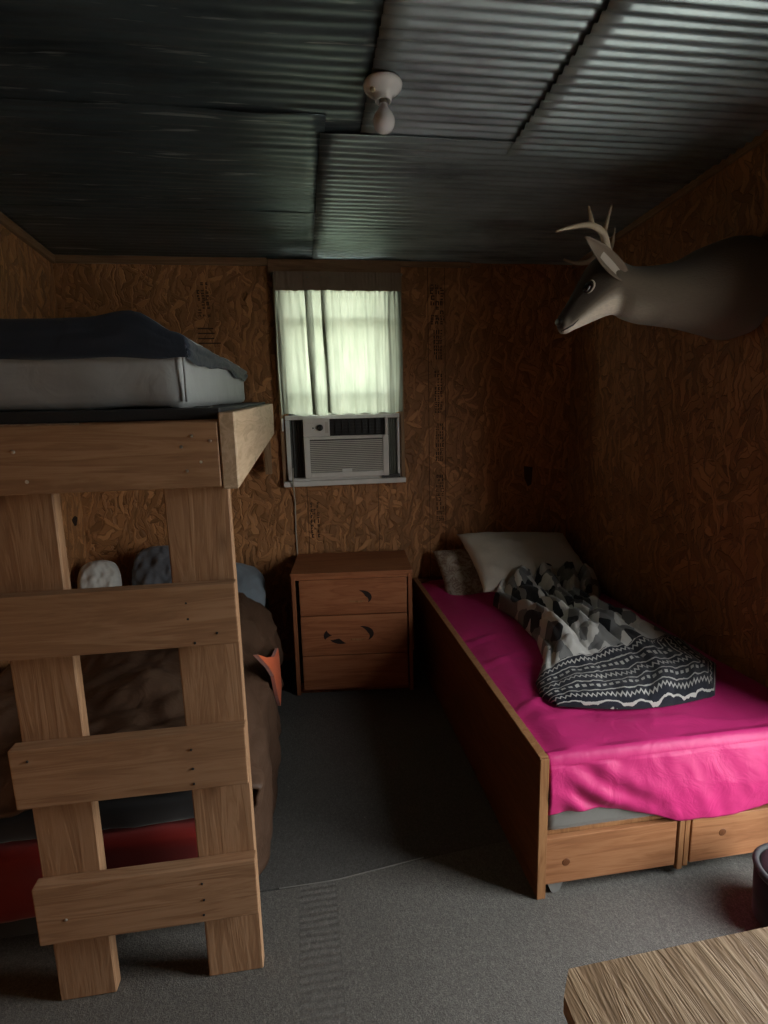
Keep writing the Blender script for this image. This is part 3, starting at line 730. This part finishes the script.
for i, (z0, z1) in enumerate(zs):
    dr = obj('drawer', bx(.042, DW-.030, -.012, .014, z0, z1, .005, seg=2), M['dres_x'], dres)
    cut = []
    if i == 0: cut = [crescent(.375, (z0+z1)/2-.005, .050, .030, math.radians(100), math.radians(-50))]
    if i == 1: cut = [crescent(.375, (z0+z1)/2+.005, .055, .030, math.radians(100), math.radians(-60)), crescent(.235, (z0+z1)/2-.0, .062, .045, math.radians(140), math.radians(205)), crescent(.26, (z0+z1)/2-.0, .062, .030, math.radians(210), math.radians(290))]
    for c in cut:
        bmc = B(); prism(bmc, c, -.0128, -.010, 'y'); obj('finger_pull', bmc, M['black_hole'], dr)
    if cut:
        bmc = B(); prism(bmc, [(.31, (z0+z1)/2-.03), (.375, (z0+z1)/2-.034), (.40, (z0+z1)/2-.022), (.37, (z0+z1)/2-.024), (.31, (z0+z1)/2-.021)], -.0135, -.010, 'y'); obj('finger_pull_lip', bmc, M['bed_z'], dr)

# ------------------------------------------------------------------ window air conditioner, curtain
ac = tag(empty('window_air_conditioner', (.28, YB-.10, 1.165)), 'off-white window air conditioner under the curtain with a louvred front', 'air conditioner')
al = ac.location.copy()
def A(name, bm, m, parent=None, **k):
    for v in bm.verts: v.co -= al
    return obj(name, bm, m, parent or ac, **k)
ax0, ax1, az0, az1 = .025, .530, 1.180, 1.532; ay = YB-.095
A('housing', bx(ax0+.004, ax1-.004, ay+.03, YB+.30, az0+.004, az1-.004, .006), M['white_plastic'])
bm = B(); fz = 1.425
for a in ((ax0, ax0+.035, az0, fz), (ax1-.035, ax1, az0, fz), (ax0+.035, ax1-.035, az0, az0+.032), (ax0+.035, ax1-.035, fz-.018, fz)): box(bm, a[0], a[1], ay, ay+.03, a[2], a[3], .003)
A('front_frame', bm, M['white_plastic'])
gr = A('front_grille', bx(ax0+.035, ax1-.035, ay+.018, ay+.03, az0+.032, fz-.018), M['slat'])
bm = B(); n = 17
for i in range(n):
    z = az0 + .036 + i*(fz-.018-az0-.04)/n; box(bm, ax0+.036, ax1-.036, ay+.004, ay+.017, z, z+.0062)
A('louvers', bm, M['grille'], gr)
cp = A('control_panel', bx(ax0, ax0+.155, ay, ay+.03, fz+.001, az1, .003), M['white_plastic'])
bm = B(); lathe(bm, [(0, 0), (.019, 0), (.018, .014), (.012, .018), (0, .018)], (ax0+.098, ay, fz+.052), 20, (0, -1, 0)); A('knob', bm, M['black_plastic'], cp, smooth=True)
bm = B(); lathe(bm, [(0, 0), (.005, 0), (.004, .004), (0, .004)], (ax0+.058, ay, fz+.05), 12, (0, -1, 0)); A('switch', bm, M['black_plastic'], cp)
bm = B()
for i in range(3): box(bm, ax0+.03+i*.012, ax0+.036+i*.012, ay-.0006, ay+.001, fz+.078, fz+.081)
A('dial_markings', bm, M['grille'], cp); A('side_label', bx(ax0+.128, ax0+.146, ay-.0008, ay+.001, fz+.02, fz+.085), M['grille'], cp)
ou = A('air_outlet', bx(ax0+.157, ax1-.02, ay+.02, ay+.03, fz+.002, az1-.006), M['black_plastic'])
bm = B()
for i in range(5): box(bm, ax0+.16, ax1-.022, ay+.003, ay+.018, fz+.010+i*.019, fz+.013+i*.019)
for i in range(8): box(bm, ax0+.19+i*.04, ax0+.192+i*.04, ay+.006, ay+.019, fz+.006, az1-.008)
A('vanes', bm, M['dark_grey'], ou)
A('outlet_end', bx(ax1-.019, ax1, ay, ay+.03, fz+.001, az1, .003), M['white_plastic'])
A('outlet_top', bx(ax0+.156, ax1-.02, ay, ay+.03, az1-.006, az1, .001), M['white_plastic'])
A('badge', bx(.245, .305, ay-.003, ay+.001, az0+.032, az0+.052, .001), M['white_paint'])
def accordion(x0, x1, m):
    bm = B(); k = 9; pts = []
    for i in range(k+1): pts.append((lerp(x0, x1, i/k), YB-.030 + (.012 if i % 2 else 0)))
    pts2 = [(a, b+.003) for a, b in pts]; prism(bm, pts + pts2[::-1], 1.185, 1.522, 'z'); return A('accordion_panel', bm, m)
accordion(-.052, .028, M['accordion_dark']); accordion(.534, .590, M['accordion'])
A('light_block_panel', bx(-.056, ax0+.003, YB-.012, YB+.015, 1.166, 1.566), M['dark_grey']); A('light_block_panel', bx(ax1-.003, .590, YB-.012, YB+.015, 1.166, 1.566), M['accordion']); A('light_block_panel', bx(ax0+.0035, ax1-.0035, YB-.012, YB+.015, az1-.003, 1.562), M['accordion']); A('light_block_panel', bx(ax0+.0035, ax1-.0035, YB-.012, YB+.015, 1.16, az0+.003), M['accordion'])  # added panels that block daylight leaking in around the air conditioner
bm = B(); box(bm, -.078, .607, YB-.05, YB+.01, 1.524, 1.550, .003); box(bm, -.078, -.053, YB-.045, YB+.01, 1.165, 1.523, .003); box(bm, .591, .607, YB-.045, YB+.01, 1.165, 1.523, .003); box(bm, -.052, .590, YB-.05, YB+.01, 1.161, 1.179, .003)
A('mounting_frame', bm, M['white_paint'])
bm = B(); box(bm, .49, .60, YB-.075, YB-.051, 1.163, 1.185, .002); A('corner_bracket', bm, M['black_plastic'])
bm = B(); box(bm, -.098, -.088, YB-.075, YB-.03, 1.46, 1.535, .003); A('sash_lock', bm, M['white_paint'])
bm = B(); q0 = ray_at(293, 468, 1, YB-.09)
tube(bm, [(q0.x, YB-.058, 1.24), (q0.x-.003, YB-.083, 1.20), (q0.x-.004, YB-.080, 1.15), (q0.x-.002, YB-.03, 1.10), (q0.x, YB-.010, 1.02), (q0.x-.004, YB-.008, .85), (q0.x+.002, YB-.008, .5), (q0.x-.004, YB-.008, .12)], .0045, 6)
A('power_cord', bm, M['cord'], smooth=True)

rod = tag(empty('curtain_rod', (-.115, YB-.045, 2.343)), 'thin curtain rod across the top of the window', 'curtain rod')
bm = B(); tube(bm, [(0, 0, 0), (.755, 0, .0)], .006, 10); obj('rod', bm, M['brass'], rod, True)
for xx in (.004, .75):
    bm = B(); tube(bm, [(xx, 0, 0), (xx, .044, 0)], .005, 8); obj('bracket', bm, M['brass'], rod, True)
# curtain: path across with two deep overlapping folds, ruffled header gathered on the rod
def curtain():
    def path(s):
        # returns x, depth  for s in 0..1
        K = [(0, -.100, .0), (.05, -.060, .0), (.13, .030, .002), (.20, .098, .004), (.225, .064, .014), (.25, .102, .024), (.31, .160, .004), (.335, .188, .006), (.36, .156, .016), (.385, .194, .026), (.45, .25, .006), (1., .628, .0)]
        x, d = interp(K, s); return x, d
    def fn(u, v):
        x, d = path(u); z = lerp(2.350, 1.553 + .006*math.sin(u*40)+.008*N(u*9), v)
        k = (2.343 - z)
        sway = (v**1.3)*.020*math.exp(-((x-.10)/.16)**2)
        g = math.sin(u*150 + 2*N(u*20)) * .006*math.exp(-max(0, abs(k)-.02)*9)
        w_ = .8*(math.sin(u*62 + 1.5*N(u*8, z*1.2, 1) + z*.8)*.009 + .010*N(u*16, z*1.6, 4) + .009*N(u*48, z*2.5, 4))*sstep(.0, .25, k)
        y = YB - .045 - d - .010 + g - w_*(.6 if x > .18 else 1)
        if abs(k) < .03: y = YB - .045 - .009 + g*.8 - d*.4
        return (x + sway + .004*N(u*20, z*3, 8), y, z)
    bm = grid(260, 60, fn); c = obj('curtain', bm, M['curtain'], smooth=True)
    bm = grid(260, 10, lambda u, v: Vector(fn(u, v*(.130 + .006*N(u*30)))) + Vector((0, -.007 - .004*math.sin(u*150), 0)))
    obj('header_ruffle', bm, M['header'], c, True)
    tag(c, 'pale gathered curtain hanging over the upper window, lit from behind', 'curtain')
curtain()

# ------------------------------------------------------------------ ceiling lamp
q = Vector((.303, 1.855, ceil_z(1.855) - .0175)); nrm = Vector((0, -math.sin(CEIL_A), -math.cos(CEIL_A)))
lamp = tag(empty('ceiling_lamp', q), 'bare white bulb in a porcelain holder on the tin ceiling', 'lamp')
bm = B(); lathe(bm, [(0, 0), (.058, 0), (.060, .006), (.056, .016), (.040, .028), (.027, .036), (.025, .050), (.022, .052), (.021, .046), (0, .046)], (0, 0, 0), 36, nrm); obj('porcelain_base', bm, M['porcelain'], lamp, True)
bm = B(); lathe(bm, [(0, 0), (.009, 0), (.009, .003), (.004, .005), (0, .005)], Vector((-.034, -.018, 0)) + nrm*.026, 12, nrm + Vector((-.35, -.2, 0))); obj('mounting_screw', bm, M['brass'], lamp, True)
bm = B(); lathe(bm, [(0, .045), (.0125, .045), (.0125, .066), (0, .066)], (0, 0, 0), 20, nrm); obj('bulb_cap', bm, M['brass'], lamp, True)
bm = B(); lathe(bm, [(.0125, .058), (.0135, .066), (.020, .077), (.029, .089), (.0335, .101), (.0340, .110), (.031, .122), (.024, .132), (.012, .139), (0, .141)], (0, 0, 0), 28, nrm); obj('bulb', bm, M['bulb'], lamp, True)

# ------------------------------------------------------------------ deer shoulder mount
YD = 2.01
deer = tag(empty('deer_mount', (XR, YD, 1.97)), 'antlered deer head and neck mounted on the right wall', 'deer mount')
dl = deer.location.copy()
def pd(px, py, dy=0.): p = ray_at(px, py, 1, YD+dy); return p
secs = [((758, 248), (756, 308), .09), ((748, 239), (751, 330), .135), ((727, 238), (727, 340), .155), ((704, 247), (706, 336), .145), ((678, 260), (681, 329), .122), ((652, 266), (652, 325), .104), ((630, 267), (634, 322), .090),
        ((616, 261), (621, 318), .080), ((604, 254), (614, 315), .076), ((593, 261), (605, 316.5), .071), ((582, 277), (594, 321), .058), ((573, 294), (583, 326), .045), ((566, 306), (574, 330), .038), ((560, 315), (567, 333.5), .032), ((557.5, 321), (562.5, 334), .022)]
bm = B(); colr = bm.loops.layers.float_color.new('fur'); rings = []; seg = 32; par = {}
# resample sections with Catmull-Rom for a smooth body
def cr(p0, p1, p2, p3, t): return .5*((2*p1)+(-p0+p2)*t+(2*p0-5*p1+4*p2-p3)*t*t+(-p0+3*p1-3*p2+p3)*t**3)
flat = []
for a, b, hw in secs:
    A3, B3 = pd(*a), pd(*b); flat.append((A3, B3, hw))
SS = []
for i in range(len(flat)-1):
    q4 = [flat[max(0, i-1)], flat[i], flat[i+1], flat[min(len(flat)-1, i+2)]]
    for k in range(4):
        t = k/4; SS.append((i+t, cr(*[q_[0] for q_ in q4], t), cr(*[q_[1] for q_ in q4], t), cr(*[q_[2] for q_ in q4], t)))
SS.append((len(flat)-1, *flat[-1]))
for (si, a, b, hw) in SS:
    c = (a+b)/2; up = (a-b)/2; ring = []
    for k in range(seg):
        th = 2*PI*k/seg; ca, sa = math.cos(th), math.sin(th)
        wmul = 1.0 if si < 7 else (1.0 - .28*max(0, -sa)**1.0 if si < 11 else 1.)
        sx_ = math.copysign(abs(ca)**.9, ca)
        p = c + up*sa + Vector((0, hw*sx_*wmul, 0))
        p += (p-c)*.03*N(p.x*9, p.y*9, p.z*9)
        if si < .3: p.x = XR-.002
        vv = bm.verts.new(p - dl); ring.append(vv); par[vv] = (si, sa, ca)
    rings.append(ring)
for r0, r1 in zip(rings, rings[1:]):
    for k in range(seg): bm.faces.new((r0[k], r0[(k+1) % seg], r1[(k+1) % seg], r1[k]))
bm.faces.new(rings[0]); bm.faces.new(rings[-1][::-1])
def fur(v):
    si, sa, ca = par[v]
    body = Vector((.165, .130, .096)); dark = Vector((.035, .022, .013)); pale = Vector((.46, .41, .34))
    c = body.lerp(dark, .65*sstep(.35, .95, sa) if si < 7 else .0)
    if si < 5: c = c.lerp(pale, .25*sstep(-.5, -1, sa))
    c = c.lerp(pale, .55*math.exp(-((si-6.2)/.9)**2)*sstep(-.2, -.9, sa))
    if si >= 7:
        c = c.lerp(dark*.7, .96*sstep(-.50, .10, sa)*sstep(7.6, 9.2, si))
        c = c.lerp(pale*2.0, .97*sstep(-.25, -.65, sa)*sstep(7.2, 8.6, si))
        c = c.lerp(pale, .5*sstep(12.3, 13.0, si)*sstep(.6, 0, sa))
        c = c.lerp(dark*.4, sstep(13.2, 13.7, si)*sstep(-.35, .1, sa))
    return (*c, 1)
for f in bm.faces:
    for l in f.loops: l[colr] = fur(l.vert)
def fur_mat():
    t = NT('deer_fur'); at = t.n('ShaderNodeAttribute', attribute_name='fur'); v = t.coord()
    n = t.noise(t.mapping(v, (40, 160, 160)), 1.5, 3, .6)
    t.l(t.mix(t.math('MULTIPLY', n, .5), at.outputs['Color'], (.07, .055, .04)), t.b.inputs['Base Color']); t.set(Roughness=.75, Sheen_Weight=.2, Specular_IOR_Level=.3)
    t.bump(n, .35, .004); return t.m
M['fur'] = fur_mat()
M['antler'] = plain('pale_antler_bone', (.42, .34, .24), .5, bump=.2, bscale=40)
M['eye'] = plain('glossy_dark_eye', (.008, .005, .004), .05)
M['ear'] = plain('ear_fur', (.20, .155, .115), .9, bump=.3, bscale=120); M['ear_in'] = plain('inner_ear_fur', (.50, .44, .37), .9, bump=.3, bscale=120)
M['nose'] = plain('black_nose', (.02, .016, .014), .35)
obj('body', bm, M['fur'], deer, True)
def dpart(name, bm, m, parent=deer, **k):
    for v in bm.verts: v.co -= dl
    return obj(name, bm, m, parent, **k)
def antler(pts_main, tines, dy):
    bm = B()
    def cv(px, py, d): return pd(px, py, d+dy)
    def smooth_path(P_, n=5):
        out = []
        for i in range(len(P_)-1):
            q4 = [P_[max(0, i-1)], P_[i], P_[i+1], P_[min(len(P_)-1, i+2)]]
            for k in range(n): out.append(cr(*q4, k/n))
        out.append(P_[-1]); return out
    path = smooth_path([cv(*p) for p in pts_main]); n = len(path)
    tube(bm, path, [lerp(.016, .004, (i/(n-1))**1.3) for i in range(n)], 10)
    for t_ in tines:
        path = smooth_path([cv(*p) for p in t_]); n = len(path); tube(bm, path, [lerp(.011, .0025, i/(n-1)) for i in range(n)], 8)
    return dpart('antler', bm, M['antler'], smooth=True)
antler([(609, 258, -.045), (606, 244, -.065), (602, 232, -.085), (590, 225, -.11), (572, 227, -.12), (556, 231.5, -.12)],
       [[(592, 226, -.105), (590.5, 216, -.11), (588.5, 206, -.112)], [(603, 234, -.085), (607, 222, -.085), (611.5, 205, -.085)]], 0)
antler([(608, 258, .045), (604, 252, .09), (598, 255, .13), (588, 262, .16), (576, 263, .18), (564, 259.5, .18)],
       [[(606, 254, .07), (612, 246, .09), (615, 228, .10)]], 0)
def ear(base, tip, wdir, hw, m_out, m_in, name='ear'):
    base, tip = Vector(base), Vector(tip); ax = tip-base; wd = Vector(wdir); wd = (wd - ax*wd.dot(ax)/ax.length_squared).normalized(); nn = ax.cross(wd).normalized()
    def fn(u, v):
        t = 2*v-1; w_ = hw*(math.sin(PI*(.12+.88*u)**.8)**.75)*(1 if u < 1 else 0) + .001
        return base + ax*u + wd*t*w_ + nn*(hw*.75*(t*t)*(1-u*.75))
    bm = grid(14, 10, fn); o = dpart(name, bm, m_out, smooth=True); solidify(o, .004, 0)
    bm = grid(12, 8, lambda u, v: fn(.06+u*.5, .30+v*.40) + nn*.0032); dpart('inner_ear', bm, m_in, parent=o, smooth=True)
ear(pd(620, 276, -.06), pd(585, 237, -.13), (-.72, -.1, -.68), .031, M['ear'], M['ear_in'])
ear(pd(618, 270, .06), pd(598, 248, .19), (.5, .1, .4), .034, M['ear'], M['ear_in'])
for sg in (-1, 1):
    c = pd(588, 287, sg*.054)
    bm = B(); bmesh.ops.create_uvsphere(bm, u_segments=18, v_segments=12, radius=1.0)
    ea = Vector((.64, 0, .77)); eb = Vector((.77, 0, -.64))
    for v in bm.verts: q_ = v.co.copy(); v.co = c + ea*q_.x*.023 + eb*q_.z*.014 + Vector((0, q_.y*.012, 0))
    dpart('eye', bm, M['eye'], smooth=True)
    bm = B(); tube(bm, [c + ea*.026*math.cos(a) + eb*.0175*math.sin(a) + Vector((0, sg*.005, 0)) for a in [-.5 + i*2.9/16 for i in range(17)]], [.0008 + .0026*math.sin(PI*i/16) for i in range(17)], 6)
    dpart('eye_ring', bm, M['ear_in'], smooth=True)
    bm = B(); tube(bm, [pd(561, 331.5, sg*.030), pd(567, 328.5, sg*.037), pd(573, 325, sg*.041), pd(579, 319, sg*.047)], [.0015, .003, .003, .001], 6); dpart('mouth_line', bm, M['nose'], smooth=True)
bm = B(); bmesh.ops.create_uvsphere(bm, u_segments=16, v_segments=10, radius=.02); c = pd(559, 322)
for v in bm.verts: v.co = Vector((v.co.x*.6, v.co.y*1.15, v.co.z*.75)) + c
dpart('nose', bm, M['nose'], smooth=True)

# ------------------------------------------------------------------ table and tub in the foreground
tb = tag(empty('table', (.75, .30, 0)), 'wooden table with a rough grained plank top in the foreground', 'table')
def T(name, bm, m):
    for v in bm.verts: v.co -= tb.location
    return obj(name, bm, m, tb)
bm = B(); prism(bm, [(.348, .632), (.324, .598), (.318, .50), (.318, -.05), (1.15, -.05), (1.15, .655)], .722, .75, 'z'); T('table_top', bm, M['table'])
bm = B(); prism(bm, [(.352, .626), (.329, .594), (.325, .50), (.325, -.045), (1.145, -.045), (1.145, .648)], .70, .7215, 'z'); T('table_edge', bm, M['table_dark'])
for xx, yy in ((.40, .52), (1.05, .54), (.40, .02), (1.05, .02)): T('leg', bx(xx, xx+.06, yy, yy+.06, .006, .70, .004), M['table_dark'])
tub = tag(empty('tub', (1.40, 1.235, .0055)), 'black tub with a grey rim behind the table at the bed foot', 'tub')
bm = B(); lathe(bm, [(0, .0), (.100, .0), (.106, .008), (.112, .165), (.104, .165), (.098, .03), (0, .03)], (0, 0, 0), 36); obj('tub_body', bm, M['black_cloth'], tub, True)
bm = B(); lathe(bm, [(.104, .160), (.114, .162), (.117, .174), (.110, .184), (.100, .181), (.098, .165)], (0, 0, 0), 36); obj('tub_rim', bm, M['dark_grey'], tub, True)
bm = B(); lathe(bm, [(0, .168), (.097, .168), (.097, .176), (.05, .184), (0, .185)], (0, 0, 0), 32); obj('tub_lid', bm, M['lid'], tub, True)
